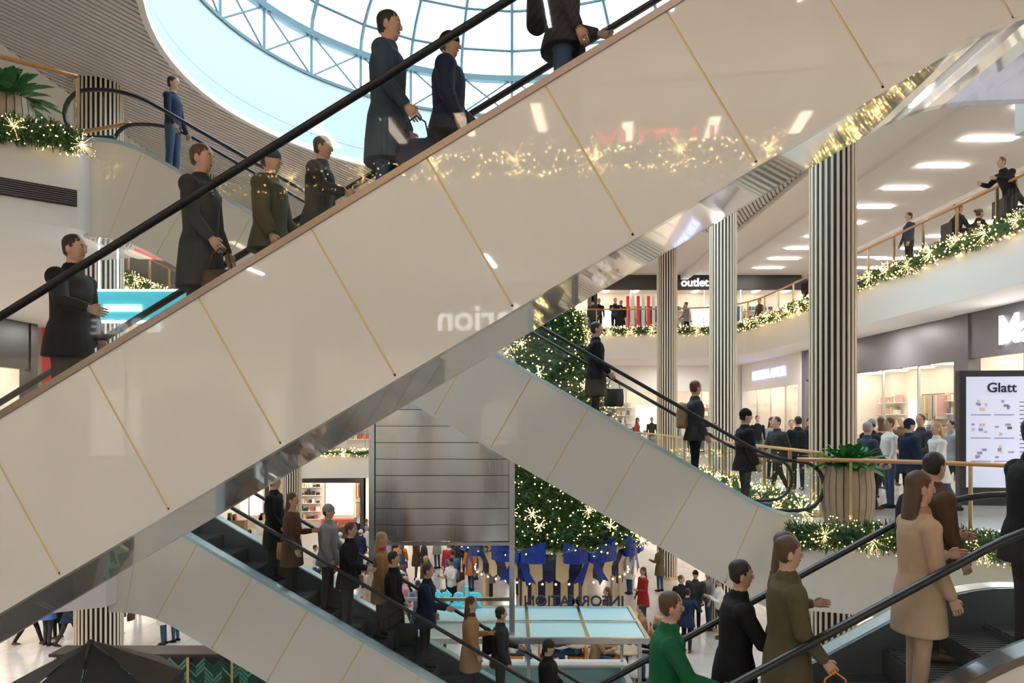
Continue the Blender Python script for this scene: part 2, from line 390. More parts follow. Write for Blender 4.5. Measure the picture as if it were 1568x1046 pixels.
    def place(X, v):
        u = (X-Xlow)*s/dx; i = math.floor(u/.4); f = max(.1, min(.3, u-i*.4)); c = i*.4+.2
        p = P(i*.4+f, v, zc(c)); return p
    E.place = place; E.up = math.degrees(math.atan2(eu[1], eu[0])); E.zc = zc
    return E
A = escalator('escalator', -6.29, 0, L1, 1, 5.0, .075, 1.2, 1.35, .22)
D = escalator('escalator', 3.64-4.5/TAN, LG, 0, 1, 5.0, .075, 1.2, 1.2, .5)
Bx = escalator('escalator', 3.9, 0, L1, -1, 10.6, .02, .35, .6, .3, deck=m_deckb)
C = escalator('escalator', 2.37, LG, 0, -1, 10.6, .02, 1.2, .6, .3, deck=m_deckb)

# ---------------------------------------------------------------- railings + garlands
def railing(name, path, z):
    pts = resample(path, 0.35); par = empty(name, (pts[0][0], pts[0][1], z))
    gl = MB(); ps = MB(); cb = MB(); off = .1
    P = [(x+dy*off, y-dx*off) for x, y, dx, dy in pts]
    for (a, c) in zip(P[:-1], P[1:]):
        gl.add([(a[0], a[1], z+.2), (c[0], c[1], z+.2), (c[0], c[1], z+1.04), (a[0], a[1], z+1.04)], [(0, 1, 2, 3)])
    cb.loft([(x, y, z+.1) for x, y in P], (.1, .06), 4, 0, ref=(0, 0, 1))
    for i in range(0, len(P), 4):
        x, y = P[i]; dx, dy = pts[i][2], pts[i][3]
        ps.obox((x, y), (dx, dy), (dy, -dx), -.02, .02, -.03, .03, z, z+1.08, 0)
    hr = MB(); hr.loft([(x, y, z+1.1) for x, y in P], (.03, .045), 10, 0, ref=(0, 0, 1))
    gl.obj('glass', m_glass, parent=par); ps.obj('posts', m_brass, parent=par); hr.obj('handrail', m_rail, True, parent=par); cb.obj('curb', m_white, parent=par)
def burst(l, c, r, mi, lr, n=34):
    c = Vector(c)
    for _ in range(n):
        d = Vector((R.gauss(0, 1), R.gauss(0, 1), R.gauss(0, 1))).normalized(); L = r*R.uniform(.6, 1)
        s = d.cross(Vector((.3, .5, .8))).normalized()*lr*.16; s2 = d.cross(s).normalized()*lr*.16
        l.add([c+s, c-s*.5+s2, c-s*.5-s2, c+d*L], [(0, 1, 3), (1, 2, 3), (2, 0, 3)], mi)
        l.octa(c+d*L, lr*.5, mi)
def garland(name, path, z, dens=420, r=.15, lr=.013, lights=45, star=1.3, starr=.22, lm=None):
    b = MB(); pts = resample(path, 1/dens*8)
    off = -.14
    par = empty(name, (pts[0][0], pts[0][1], z))
    core = resample(path, .25)
    b.loft([(x+dy*off, y-dx*off, z+.03*math.sin(i*1.3)) for i, (x, y, dx, dy) in enumerate(core)], r*.55, 6, 0, ref=(0, 0, 1))
    for x, y, dx, dy in pts:
        for _ in range(8):
            a = R.uniform(0, 2*math.pi); rr = r*R.uniform(.3, .9)
            t = R.uniform(-.03, .03)
            sag = .05*math.sin((x+y)*2.1)
            c = Vector((x+dy*off+dx*t+dy*math.cos(a)*rr, y-dx*off+dy*t-dx*math.cos(a)*rr, z+sag+math.sin(a)*rr))
            dr = Vector((dy*math.cos(a)+R.uniform(-.8, .8), -dx*math.cos(a)+R.uniform(-.8, .8), math.sin(a)+R.uniform(-.7, .7))).normalized()
            s = dr.cross(Vector((R.uniform(-1, 1), R.uniform(-1, 1), R.uniform(-1, 1)))).normalized()*.011
            L = R.uniform(.06, .12)
            b.add([c-s, c+s, c+dr*L+s*.4, c+dr*L-s*.4], [(0, 1, 2, 3)], R.choice((0, 0, 1)))
    b.obj('fir_branches', [m_needle, m_needle2], parent=par)
    l = MB()
    for x, y, dx, dy in resample(path, 1/lights):
        a = R.uniform(0, 2*math.pi); rr = r*R.uniform(.9, 1.25)
        l.octa((x+dy*off+dy*math.cos(a)*rr, y-dx*off-dx*math.cos(a)*rr, z+math.sin(a)*rr+R.uniform(-.04, .04)), lr*R.uniform(.7, 1.3), 0)
    for i, (x, y, dx, dy) in enumerate(resample(path, star)):
        burst(l, (x+dy*off*1.6, y-dx*off*1.6, z+R.uniform(-.06, .06)), starr*R.uniform(.8, 1.1), 1, lr)
    l.obj('fairy_lights', [lm or m_light, lm or m_star], parent=par)
for p_, z_ in ((nr0[2:], 0), (far0, 0), (nr1, L1), (lf1, L1), (lf0, 0), ([(-12.8, -.8), (4.8, -.8)], L1), ([(-7.1, .5), (4.8, .5)], 0)): railing('balcony_railing', p_, z_)
garland('christmas_garland', nr0[2:], .08, dens=1300, r=.18, lights=80, lr=.011, star=.65, starr=.22)
garland('christmas_garland', far0[:16], .12, dens=500, r=.17, lr=.020, lights=45, star=1.0, starr=.26)
garland('christmas_garland', far0[15:], .12, dens=280, lr=.030, lights=26, star=1.5)
garland('christmas_garland', nr1[10:], L1+.08, dens=420, r=.2, lr=.024, lights=34, star=1.0, starr=.32)
garland('christmas_garland', lf1, L1+.05, dens=1000, r=.17, lr=.012, lights=75, star=.8, starr=.22)
garland('christmas_garland', [(-12.8, -.8), (4.8, -.8)], L1-.1, dens=200, lr=.015, lights=40, star=1.2, starr=.34, lm=m_lightb)
b = MB(); v_ = Vector((lf1[8][0]-lf1[1][0], lf1[8][1]-lf1[1][1])).normalized()
for i in range(7): b.obox(lf1[2], v_, (v_.y, -v_.x), 0, 1.4, -.05, .1, L1-.82+i*.03, L1-.805+i*.03, 0)
b.obox(lf1[2], v_, (v_.y, -v_.x), -.02, 1.42, -.03, .1, L1-.84, L1-.6, 1); b.obj('ventilation_grille', [m_grey, m_black])

# ---------------------------------------------------------------- columns
def column(x, y, r=.38):
    par = empty('fluted_column', (x, y, LG))
    b = MB(); b.cyl(x, y, LG, CEIL, r-.01, 0, 40); b.obj('core', m_coldark, True, parent=par)
    b = MB(); n = int(25*r/.38)
    for i in range(n):
        a = 2*math.pi*i/n; r_ = (math.cos(a), math.sin(a)); t = (-math.sin(a), math.cos(a))
        b.obox((x, y), r_, t, r-.03, r+.012, -.021, .021, LG+.12, CEIL, 0)
    b.cyl(x, y, LG, LG+.12, r+.03, 1, 32)
    b.obj('wood_slats', [m_colslat, m_brass], parent=par)
for x, y, r in ((5.69, 12.75, .38), (6.17, 21.0, .38), (6.0, 27.8, .38), (-9.6, 16.7, .5), (-9.1, 29.6, .42), (-9.9, 23.0, .42)):
    column(x, y, r)

# ---------------------------------------------------------------- shops
def shop(name, P, r, n, w, z, H, h, fm, ttl=None, tm=None, ts=.6, depth=3.2, seed=1, tx=.5, tz=None, pane=True, style=0):
    rr = random.Random(seed); par = empty(name, (P[0], P[1], z))
    b = MB()
    b.obox(P, r, n, 0, w, 0, .2, z+h, z+H, 0); b.obox(P, r, n, -.15, .15, -.04, .3, z, z+H, 0); b.obox(P, r, n, w-.15, w+.15, -.04, .3, z, z+H, 0)
    b.obj('fascia', fm, parent=par)
    b = MB(); b.obox(P, r, n, 0, w, depth, depth+.1, z, z+H, 0); b.obox(P, r, n, .0, .08, .2, depth, z, z+H, 0); b.obox(P, r, n, w-.08, w, .2, depth, z, z+H, 0)
    b.obox(P, r, n, .1, w-.1, .2, depth, z+h+.25, z+h+.3, 0); b.obj('interior_walls', m_shopw, parent=par)
    b = MB(); k = int(w/1.6)
    for i in range(k):
        a = w*(i+.5)/k; b.obox(P, r, n, a-.1, a+.1, .5, depth-.4, z+h+.2, z+h+.24, 0)
    b.obj('ceiling_panels', m_shopl, parent=par)
    g = MB(); mu = MB(); segs = max(3, int(w/1.8)); dr = segs//2
    for i in range(segs):
        a, c = w*i/segs, w*(i+1)/segs
        mu.obox(P, r, n, a-.03, a+.03, .05, .12, z, z+h, 0)
        if i == dr or not pane: continue
        q = lambda t, zz: (P[0]+r[0]*t+n[0]*.08, P[1]+r[1]*t+n[1]*.08, zz)
        g.add([q(a, z), q(c, z), q(c, z+h), q(a, z+h)], [(0, 1, 2, 3)])
    if pane: g.obj('glass_front', m_glass, parent=par)
    mu.obj('mullions', m_steel, parent=par)
    s = MB(); pal = [rr.randrange(8) for _ in range(4)]+[1, 7]
    a = .3; kind = rr.randrange(3)
    while a < w-.8:
        bw_ = min(rr.uniform(1.1, 1.9), w-.3-a); kind = (kind+1) % 3
        if kind == 0:
            for zz in (.5, .95, 1.4, 1.85, 2.3):
                s.obox(P, r, n, a, a+bw_, depth-.35, depth, z+zz-.03, z+zz, 8); q = a+.04
                while q < a+bw_-.2:
                    ww = rr.uniform(.06, .2); s.obox(P, r, n, q, q+ww, depth-.3, depth-.08, z+zz, z+zz+rr.uniform(.08, .3), rr.choice(pal)); q += ww+rr.uniform(.03, .12)
        elif kind == 1:
            s.obox(P, r, n, a+.1, a+bw_-.1, depth-.06, depth, z+.7, z+2.4, 9); s.obox(P, r, n, a, a+bw_, depth-.5, depth-.1, z, z+.5, rr.choice(pal))
        else:
            for zz in (.5, 1.6):
                s.obox(P, r, n, a, a+bw_, depth-.32, depth-.29, z+zz+.92, z+zz+.95, 4); q = a+.05
                while q < a+bw_-.1:
                    s.obox(P, r, n, q, q+.05, depth-.5, depth-.1, z+zz+rr.uniform(0, .25), z+zz+.9, rr.choice(pal)); q += rr.uniform(.06, .1)
        a += bw_+.1
    a = .6
    while a < w-1.6:
        if not (w*dr/segs-.8 < a < w*(dr+1)/segs):
            s.obox(P, r, n, a, a+1.0, .5, 1.0, z, z+.75, rr.choice((1, 8, 6)))
            for _ in range(6):
                q = a+rr.uniform(0, .85); s.obox(P, r, n, q, q+.13, .6, .85, z+.75, z+.75+rr.uniform(.1, .5), rr.choice(pal))
        a += 1.6
    s.obj('shelves_with_goods', goods+[m_shopw, m_poster], parent=par)
    if ttl:
        rz = math.atan2(r[1], r[0])
        text('sign_letters', ttl, (P[0]+r[0]*w*tx-n[0]*.06, P[1]+r[1]*w*tx-n[1]*.06, (z+(h+H)/2-ts*.35) if tz is None else tz), rz, ts, tm or m_signw, par)
H0 = L1-1.15
rw = ((0, -1), (1, 0)); lw = ((0, 1), (-1, 0)); bw = ((1, 0), (0, 1)); fw = ((-1, 0), (0, -1))
shop('perfume_shop', (12, 19.0), *rw, 10.5, 0, H0, 3.25, m_grey, 'Marion', m_signw, 1.0, seed=2, tx=.265)
shop('fashion_shop', (12, 29.5), *rw, 10.2, 0, H0, 3.25, m_grey, None, seed=3)
shop('jewellery_shop', (12, 37.2), *rw, 7.3, 0, H0, 3.1, m_shopw, 'MAISON AVIOR', m_signb, .62, seed=4)
for i, (x, w, t, tm_, fm) in enumerate(((-13, 8.6, 'JOUETS', m_signr, m_grey), (-4.2, 8, None, None, m_shopw), (4, 7.9, None, m_signw, m_shopw))):
    shop('back_shop', (x, 37.6), *bw, w, 0, H0, 3.1, fm, t, tm_, .6, seed=10+i, pane=False)
for i, (y, t, tm_, fm) in enumerate(((5, 'SALE', m_signr, m_grey), (13.5, 'OPTIK', m_signw, m_black), (22, '-50%', m_signr, m_red), (30, 'BOOKS', m_signw, m_shopw))):
    shop('side_shop', (-14, y), *lw, 7.5 if i < 3 else 7, 0, H0, 3.1, fm, t, tm_, .7, seed=20+i, pane=False)
for i, (x, w, t, tm_, fm) in enumerate(((-15.8, 8, 'golf', m_signy, m_black), (-7.6, 6.6, 'MODE', m_signw, m_shopw), (-.8, 6.6, 'COSMOS', m_signb, m_black), (6, 7, 'BISTRO', m_signw, m_shopw))):
    shop('ground_shop', (x, 37.6), *bw, w, LG, 3.45, 2.8, fm, t, tm_, .5, seed=30+i, pane=False)
for i, y in enumerate((8, 17, 26)):
    shop('ground_shop', (-15.9, y), *lw, 8.6, LG, 3.45, 2.8, (m_grey, m_shopw, m_black)[i], ('CAFE', 'HOME', 'SPORT')[i], m_signw, .5, seed=40+i, pane=False)
    shop('ground_shop', (13.5, y+8.7), *rw, 8.6, LG, 3.45, 2.8, (m_shopw, m_grey, m_shopw)[i], None, seed=50+i, pane=False)
shop('outlet_shop', (4.5, 39.2), *bw, 12.0, L1, CEIL-L1, 3.1, m_black, 'outlet', m_signw, .62, seed=60, depth=2.6, tx=.455, pane=False)
shop('upper_shop', (-9, 39.2), *bw, 13.3, L1, CEIL-L1, 3.1, m_grey, 'LIVING', m_signw, .6, seed=61, depth=2.6, pane=False)
b = MB()
for i in range(8): b.box(6.2+i*.28, 6.2+i*.28+.16, 38.9, 39.0, L1, L1+2.7, i % 2)
b.obj('striped_banner', [m_red, m_shopw])
shop('opposite_jeweller_shop', (9, -4.6), *fw, 9, L1, CEIL-L1, 2.1, m_shopw, 'LUTHY', m_signrb, .75, seed=70, depth=2.6, tx=.84, tz=6.9, pane=False)
shop('opposite_shop', (-.2, -4.6), *fw, 12, L1, CEIL-L1, 2.6, m_grey, None, seed=71, depth=2.6, pane=False)
shop('opposite_perfume_shop', (3, -4.6), *fw, 9, 0, H0, 3.1, m_grey, 'Marion', m_signwb, .75, seed=72, depth=2.6, tx=.55, pane=False)
shop('opposite_shop', (12.2, -4.6), *fw, 9, 0, H0, 3.1, m_shopw, None, seed=73, depth=2.6, pane=False)
shop('opposite_shop', (-6.2, -4.6), *fw, 8, 0, H0, 3.1, m_shopw, 'PARADE', m_signwb, .5, seed=74, depth=2.6, pane=False)

# ---------------------------------------------------------------- lights
def area(loc, sx, sy, p, col=(1, .955, .90)):
    l = bpy.data.lights.new('ceiling_and_fill_light', 'AREA'); l.shape = 'RECTANGLE'; l.size = sx; l.size_y = sy; l.energy = p*1.45; l.color = col
    o = bpy.data.objects.new('ceiling_and_fill_light', l); o.location = loc; COL.objects.link(o)
b = MB()
for i in range(14):
    y = 9.3+i*2.15
    for x in (13.3, 18.5): b.box(x-.68, x+.68, y-.07, y+.07, CEIL-.05, CEIL-.001, 0)
    if i % 2: b.box(-15.2, -13.8, y-.07, y+.07, CEIL-.05, CEIL-.001, 0)
for i in range(5): b.box(-6.7+3.2*i, -5.3+3.2*i, 34.7, 34.84, CEIL-.05, CEIL-.001, 0)
b.obj('ceiling_light_strips', m_led)
for i in range(8): area((-7.5+2.3*i, -3.2, CEIL-.15), .06, 1.3, 26)
for y in (10, 16, 22, 28): area((11.0, y, H0-.01), .5, .5, 85); area((-12.6, y, H0-.01), .5, .5, 80)
for x in (-8, 0, 8): area((x, 35.3, H0-.01), .8, .8, 80); area((x, 35.3, -1.06), .8, .8, 100)  # lower row, under the middle slab, is added fill
for y in (10, 17, 24, 31): area((9, y, -1.06), .8, .8, 90); area((-13.3, y, -1.06), .8, .8, 90)  # fill lamps added to brighten the ground-level walkways
for x in (-6, -1.5, 3): area((x, -2.4, H0-.01), .06, 1.0, 32)
for x in (-4, 4): area((x, -2.6, -1.06), .8, .8, 80)  # unseen fill lamps added for the ground level behind the camera
area((-8.5, 11, H0-.01), .4, .4, 45); area((-13.5, 3, H0-.01), .6, .6, 60); area((-9, 8, -1.06), .6, .6, 80); area((8.5, 5, H0-.01), .6, .6, 60)
w = bpy.data.worlds.new('overcast_sky'); sc.world = w; w.use_nodes = True
bg = w.node_tree.nodes['Background']; bg.inputs[0].default_value = (0.87, 0.94, 1.0, 1); bg.inputs[1].default_value = 5.4

# ---------------------------------------------------------------- suspended video wall (rear, metal clad)
lf = empty('video_wall_tower', (-1.27, 14.2, LG)); b = MB()
x0, x1, y0, y1, zb, zt = -2.55, 0.0, 13.1, 14.9, -.55, 2.75
n = 11; hh = (zt-zb)/n; NX = 32
for i in range(n):
    za_, zb2 = zb+i*hh+.006, zb+(i+1)*hh-.006
    vs = []
    for j in range(NX+1):
        t = j/NX; y = y0-.06*math.sin(2*math.pi*t)**2; xx = x0+.06+(x1-x0-.12)*t; vs += [(xx, y, za_), (xx, y, zb2)]
    b.add(vs, [(2*j, 2*j+2, 2*j+3, 2*j+1) for j in range(NX)], 0)
b.obj('front_cladding', m_lift, True, parent=lf); b = MB()
for i in range(n): b.box(x0, x0+.04, y0+.06, y1-.06, zb+i*hh+.006, zb+(i+1)*hh-.006, 0); b.box(x1-.04, x1, y0+.06, y1-.06, zb+i*hh+.006, zb+(i+1)*hh-.006, 0)
b.box(x0+.04, x1-.04, y0+.04, y1, zb, zt, 1); b.obj('metal_cladding', [m_lift, m_liftline], parent=lf)
b = MB(); ZK = -2.35
for x, zz in ((x0, LG), (x1, ZK+.1)):
    for y in (y0, y1): b.box(x-.05, x+.05, y-.06, y+.04, zz, zt+.05, 0)
for z in (-1.6, zb-.04): b.box(x0, x1, y0-.05, y0+.02, z-.03, z+.03, 0)
b.obj('steel_frame', m_steel, parent=lf)

# ---------------------------------------------------------------- christmas tree
TX, TY = 1.2, 22.0; tb, tt = -1.75, 7.4
tr = empty('christmas_tree', (TX, TY, LG)); b = MB(); l = MB()
b.loft([(TX, TY, tb-.1), (TX, TY, tb+3), (TX, TY, tt-.3)], [1.75, 1.25, .05], 20, 0)
NL = 58
for i in range(NL):
    t = i/NL; z = tb+.05+(tt-tb)*t; Rr = 2.75*(1-t)**.88+.06; nb = max(5, int(2*math.pi*Rr/.18))
    for j in range(nb):
        a = 2*math.pi*(j+R.random())/nb; ca, sa = math.cos(a), math.sin(a); Lb = Rr*R.uniform(.8, 1.1)
        for q in range(5):
            f = 1-q*.09; zz = z-.25*f*Rr/2.7+R.uniform(-.05, .05); side = R.uniform(-.1, .1)
            c = Vector((TX+ca*Lb*f-sa*side, TY+sa*Lb*f+ca*side, zz))
            for _ in range(8):
                dr = Vector((ca+R.uniform(-.9, .9), sa+R.uniform(-.9, .9), R.uniform(-.7, .6))).normalized(); s = dr.cross(Vector((R.uniform(-1, 1), R.uniform(-1, 1), 1))).normalized()*.018
                Ln = R.uniform(.1, .22); b.add([c-s, c+s, c+dr*Ln], [(0, 1, 2)], R.choice((0, 1, 1)))
        if R.random() < .7: l.octa((TX+ca*(Lb+.1), TY+sa*(Lb+.1), z-.2*Rr/2.7+R.uniform(-.1, .1)), R.uniform(.014, .028), 0)
for i in range(110):
    t = R.random()**1.3*.95; z = tb+(tt-tb)*t; Rr = 2.75*(1-t)**.88+.15; a = R.uniform(0, 2*math.pi)
    burst(l, (TX+Rr*math.cos(a), TY+Rr*math.sin(a), z-.05), .22, 1, .03, 18)
b.obj('branches', [m_needle, m_needle2], parent=tr); l.obj('fairy_lights', [m_light, m_star], parent=tr)
b = MB(); b.cyl(TX, TY, LG+1.9, tb+.3, .25, 0, 16); b.obj('trunk', m_dkw, parent=tr)
pv = empty('striped_tree_pavilion', (TX, TY, LG)); b = MB(); ns = 40
def sector(b, r0, r1, z0, z1, n, fm):
    for i in range(n):
        a, e = 2*math.pi*i/n, 2*math.pi*(i+1)/n
        b.add([(TX+r0*math.cos(a), TY+r0*math.sin(a), z0), (TX+r0*math.cos(e), TY+r0*math.sin(e), z0), (TX+r1*math.cos(e), TY+r1*math.sin(e), z1), (TX+r1*math.cos(a), TY+r1*math.sin(a), z1)], [(0, 1, 2, 3)], fm(i))
sector(b, 1.0, 1.0, LG+.25, -2.45, 28, lambda i: 2 if i % 2 else 1); sector(b, 1.15, 1.15, LG, LG+.25, 24, lambda i: 0); sector(b, 1.0, 1.15, LG+.25, LG+.25, 24, lambda i: 0)
sector(b, 2.3, .5, -2.5, -2.15, ns, lambda i: 2 if i % 2 else 1); sector(b, 2.55, 2.3, -2.0, -2.5, ns, lambda i: 2 if i % 2 else 1); sector(b, 2.55, 2.0, -2.0, -1.95, ns, lambda i: 1)
for i in range(ns):
    a, e = 2*math.pi*i/ns, 2*math.pi*(i+1)/ns; q = lambda t, z: (TX+2.3*math.cos(t), TY+2.3*math.sin(t), z)
    b.add([q(a, -2.5), q(e, -2.5), q(e, -2.74), q((a+e)/2, -2.84), q(a, -2.74)], [(0, 4, 3, 2, 1)], 2 if i % 2 else 1)
for i in range(8):
    a = 2*math.pi*(i+.5)/8; b.cyl(TX+2.15*math.cos(a), TY+2.15*math.sin(a), LG, -2.45, .06, 1, 10)
b.obj('canopy_and_drum', [m_navy, m_cream, m_navy2], parent=pv)
def bow(b, c, a, s):
    c = Vector(c); r = Vector((-math.sin(a), math.cos(a), 0)); o = Vector((math.cos(a), math.sin(a), 0)); z = Vector((0, 0, 1))
    for sg in (-1, 1):
        N = 16; prev = None
        for i in range(N+1):
            t = 2*math.pi*i/N; x = sg*(s*.45-s*.45*math.cos(t)); y = .2*s*math.sin(t)
            wd = s*(.07+.25*math.sin(t/2)); p = c+r*x+z*(abs(x)*.22)+o*(.12+y)
            cur = (p+z*wd, p-z*wd)
            if prev: b.add([prev[0], cur[0], cur[1], prev[1]], [(0, 1, 2, 3)], 0)
            prev = cur
        p = c+o*.16; b.add([p, p+r*sg*.1*s, p+r*sg*.62*s-z*.78*s, p+r*sg*.42*s-z*.72*s, p+r*sg*.3*s-z*.88*s], [(0, 1, 2, 3, 4)], 0)
    b.ell(c+o*.24, .12*s, .12*s, .17*s, 0)
b = MB()
for i in range(8):
    a = -math.pi/2-.02+2*math.pi*(i+.5)/8; bow(b, (TX+2.45*math.cos(a), TY+2.45*math.sin(a), -2.1), a, .9)
b.obj('satin_bows', m_navy, True, parent=pv)
b = MB()
for i in range(40):
    a = 2*math.pi*i/40; b.octa((TX+2.34*math.cos(a), TY+2.34*math.sin(a), -2.86), .035, 0)
b.obj('bulb_chain', m_light, parent=pv)

# ---------------------------------------------------------------- info kiosk
ik = empty('information_kiosk', (.3, 14, LG))
def kiosk(X0, X1, Y0, Y1, Z):
    b = MB()
    b.box(X0, X1, Y0, Y0+.12, LG, LG+1.05, 0); b.box(X0, X1, Y1-.12, Y1, LG, LG+1.05, 0); b.box(X0, X0+.12, Y0+.12, Y1-.12, LG, LG+1.05, 0); b.box(X1-.12, X1, Y0+.12, Y1-.12, LG, LG+1.05, 0)
    b.box(X0-.05, X1+.05, Y0-.08, Y0+.3, LG+1.05, LG+1.1, 1); b.box(X0-.05, X1+.05, Y1-.3, Y1+.08, LG+1.05, LG+1.1, 1)
    for x in (X0+.05, (X0+X1)/2, X1-.05):
        for y in (Y0+.05, Y1-.05): b.box(x-.03, x+.03, y-.03, y+.03, LG+1.1, Z, 2)
    for y in (Y0, (Y0+Y1)/2, Y1): b.box(X0-.1, X1+.1, y-.04, y+.04, Z, Z+.1, 2)
    k = 4
    for i in range(k+1):
        x = X0-.1+(X1-X0+.2)*i/k; b.box(x-.03, x+.03, Y0, Y1, Z+.001, Z+.099, 2)
    b.box(X0-.06, X1+.06, Y0+.04, Y1-.04, Z+.03, Z+.06, 0)
    return b
kiosk(-1.75, 2.35, 12.9, 15.1, ZK).obj('kiosk_body', [m_teal, m_white, m_steel], parent=ik)
text('sign_letters', 'INFORMATION', (1.3, 15.1, ZK+.1), math.pi, .31, m_scrd, ik, .03)
text('sign_letters', 'glatt', (-1.15, 15.1, ZK+.1), math.pi, .6, m_signc, ik, .04)

# ---------------------------------------------------------------- herringbone bar, parasol
hb = empty('herringbone_bar', (-7, 14.2, LG)); b = MB(); xa, xb, za, zb_ = -8.9, -4.6, LG, -2.95
b.box(xa, xb, 14.05, 14.35, za, zb_, 0); b.box(xa-.1, xb+.1, 13.95, 14.5, zb_, zb_+.06, 3)
s = .17; x = xa; i = 0
while x < xb-.01:
    z = za+.1
    while z+s+.08 < zb_:
        dz = s if i % 2 == 0 else 0; x2 = min(x+s, xb)
        b.add([(x, 14.04, z+s-dz), (x2, 14.04, z+dz), (x2, 14.04, z+dz+.062), (x, 14.04, z+s-dz+.062)], [(0, 1, 2, 3)], 1 if R.random() < .5 else 2); z += .085
    x += s; i += 1
for k in range(6): xx = xa+(xb-xa)*k/5; b.box(xx-.025, xx+.025, 14.0, 14.06, za, zb_, 4)
b.obj('bar_front', [m_black, m_dgreen, m_lgreen, m_dkw, m_brass], parent=hb)
pr = empty('parasol', (-6.45, 11.0, LG)); b = MB(); cx, cy = -6.45, 11.0
for i in range(8):
    a = math.pi/8+i*math.pi/4; e = a+math.pi/4; q = lambda t, r, z: (cx+r*math.cos(t), cy+r*math.sin(t), z)
    b.add([q(a, 1.3, -2.35), q(e, 1.3, -2.35), q((a+e)/2, .1, -1.75)], [(0, 1, 2)], 0)
    b.add([q(a, 1.3, -2.35), q(e, 1.3, -2.35), q(e, 1.3, -2.5), q(a, 1.3, -2.5)], [(0, 1, 2, 3)], 0)
    b.loft([q(a, 1.28, -2.35), q(a, .05, -1.77)], .012, 5, 1)
b.ell((cx, cy, -1.74), .06, .06, .05, 1); b.obj('canopy', [m_canvas, m_dkw], parent=pr)
b = MB(); b.cyl(cx, cy, LG, -1.75, .03, 0, 12); b.cyl(cx, cy, LG, LG+.08, .3, 0, 24); b.obj('pole', m_dkw, parent=pr)

# ---------------------------------------------------------------- planters
def planter(x, y, z, h=.85, r=.33, lr=.55, seed=1):
    rr = random.Random(seed); par = empty('potted_plant', (x, y, z)); b = MB()
    prof = [(0, .72), (.15, .85), (.4, .98), (.7, 1.0), (.92, .93), (1, .9)]
    for i in range(22):
        a = 2*math.pi*i/22; w_ = 2*math.pi*r/22*.42
        for (t0, s0), (t1, s1) in zip(prof[:-1], prof[1:]):
            c, s = math.cos(a), math.sin(a); q = lambda rad, w, zz: (x+c*rad-s*w, y+s*rad+c*w, zz)
            b.hexa([q(r*s0-.04, -w_*s0, z+h*t0), q(r*s0, -w_*s0, z+h*t0), q(r*s0, w_*s0, z+h*t0), q(r*s0-.04, w_*s0, z+h*t0), q(r*s1-.04, -w_*s1, z+h*t1), q(r*s1, -w_*s1, z+h*t1), q(r*s1, w_*s1, z+h*t1), q(r*s1-.04, w_*s1, z+h*t1)], 0)
    b.loft([(x, y, z+h*t) for t, _ in prof], [r*s_-.03 for _, s_ in prof], 22, 1); b.obj('wooden_pot', [m_pot, m_dkw], parent=par)
    b = MB()
    for i in range(110):
        a = rr.uniform(0, 2*math.pi); el = rr.uniform(.1, 1.3); L = rr.uniform(.6, 1)*lr; w_ = rr.uniform(.05, .09)
        o = Vector((x+rr.uniform(-.12, .12), y+rr.uniform(-.12, .12), z+h)); d_ = Vector((math.cos(a)*math.cos(el), math.sin(a)*math.cos(el), math.sin(el))); sd = Vector((-math.sin(a), math.cos(a), 0))
        prev = None
        for k in range(7):
            t = k/6; p = o+d_*L*t+Vector((0, 0, -.35*L*t*t)); wd = w_*max(.08, math.sin(math.pi*max(0, (t-.3)/.7))) if t > .3 else .006
            cur = (p+sd*wd, p-Vector((0, 0, wd*.3)), p-sd*wd)
            if prev: b.add([prev[0], cur[0], cur[1], prev[1], prev[2], cur[2]], [(0, 1, 2, 3), (3, 2, 5, 4)], 0)
            prev = cur
    b.obj('leaves', m_leaf, True, parent=par)
planter(4.95, 10.6, 0, h=1.0, r=.37, lr=.62, seed=3); planter(-7.55, 10.75, L1, h=.85, r=.36, lr=.8, seed=5)

# ---------------------------------------------------------------- info display
dp = empty('digital_display_totem', (9.5, 14.2, 0)); b = MB()
P_ = (8.72, 14.0); rv = Vector((1, -.12)).normalized(); nv = (-rv.y, rv.x)
b.obox(P_, rv, nv, 0, 1.55, 0, .16, 0, 2.62, 0); b.obj('housing', m_black, parent=dp)
b = MB(); b.obox(P_, rv, nv, .12, 1.43, -.015, 0, .35, 2.5, 0)
for gx, gz in ((.2, 1.75), (.62, 1.75), (.2, 1.3), (.62, 1.3), (.2, .85), (.62, .85)):
    b.obox(P_, rv, nv, gx, gx+.36, -.02, -.015, gz, gz+.02, 2)
    for _ in range(5):
        a, z = gx+R.uniform(0, .26), gz+.05+R.uniform(0, .22); b.obox(P_, rv, nv, a, a+R.uniform(.04, .1), -.022, -.015, z, z+R.uniform(.03, .07), R.choice((2, 2, 3, 2)))
for k in range(16): b.obox(P_, rv, nv, 1.08, 1.08+R.uniform(.12, .28), -.02, -.015, .8+k*.08, .812+k*.08, 1)
b.obj('screen', [m_screen, m_scrd, m_scrm, m_scrg], parent=dp)
text('title', 'Glatt', (P_[0]+rv.x*.75, P_[1]+rv.y*.75-.03, 2.2), math.atan2(rv.y, rv.x), .26, m_scrd, dp, .005)
b = MB(); b.box(-6.75, -5.1, 11.45, 11.52, 3.25, 3.72, 0); b.box(-6.78, -5.07, 11.44, 11.53, 3.22, 3.25, 1); b.box(-6.78, -5.07, 11.44, 11.53, 3.72, 3.75, 1)
for x in (-6.6, -6.3): b.box(x-.01, x+.01, 11.47, 11.49, 3.75, H0, 1)
b.box(-6.5, -5.9, 11.43, 11.45, 3.4, 3.5, 1); b.obj('hanging_sign', [m_signc, m_signw])

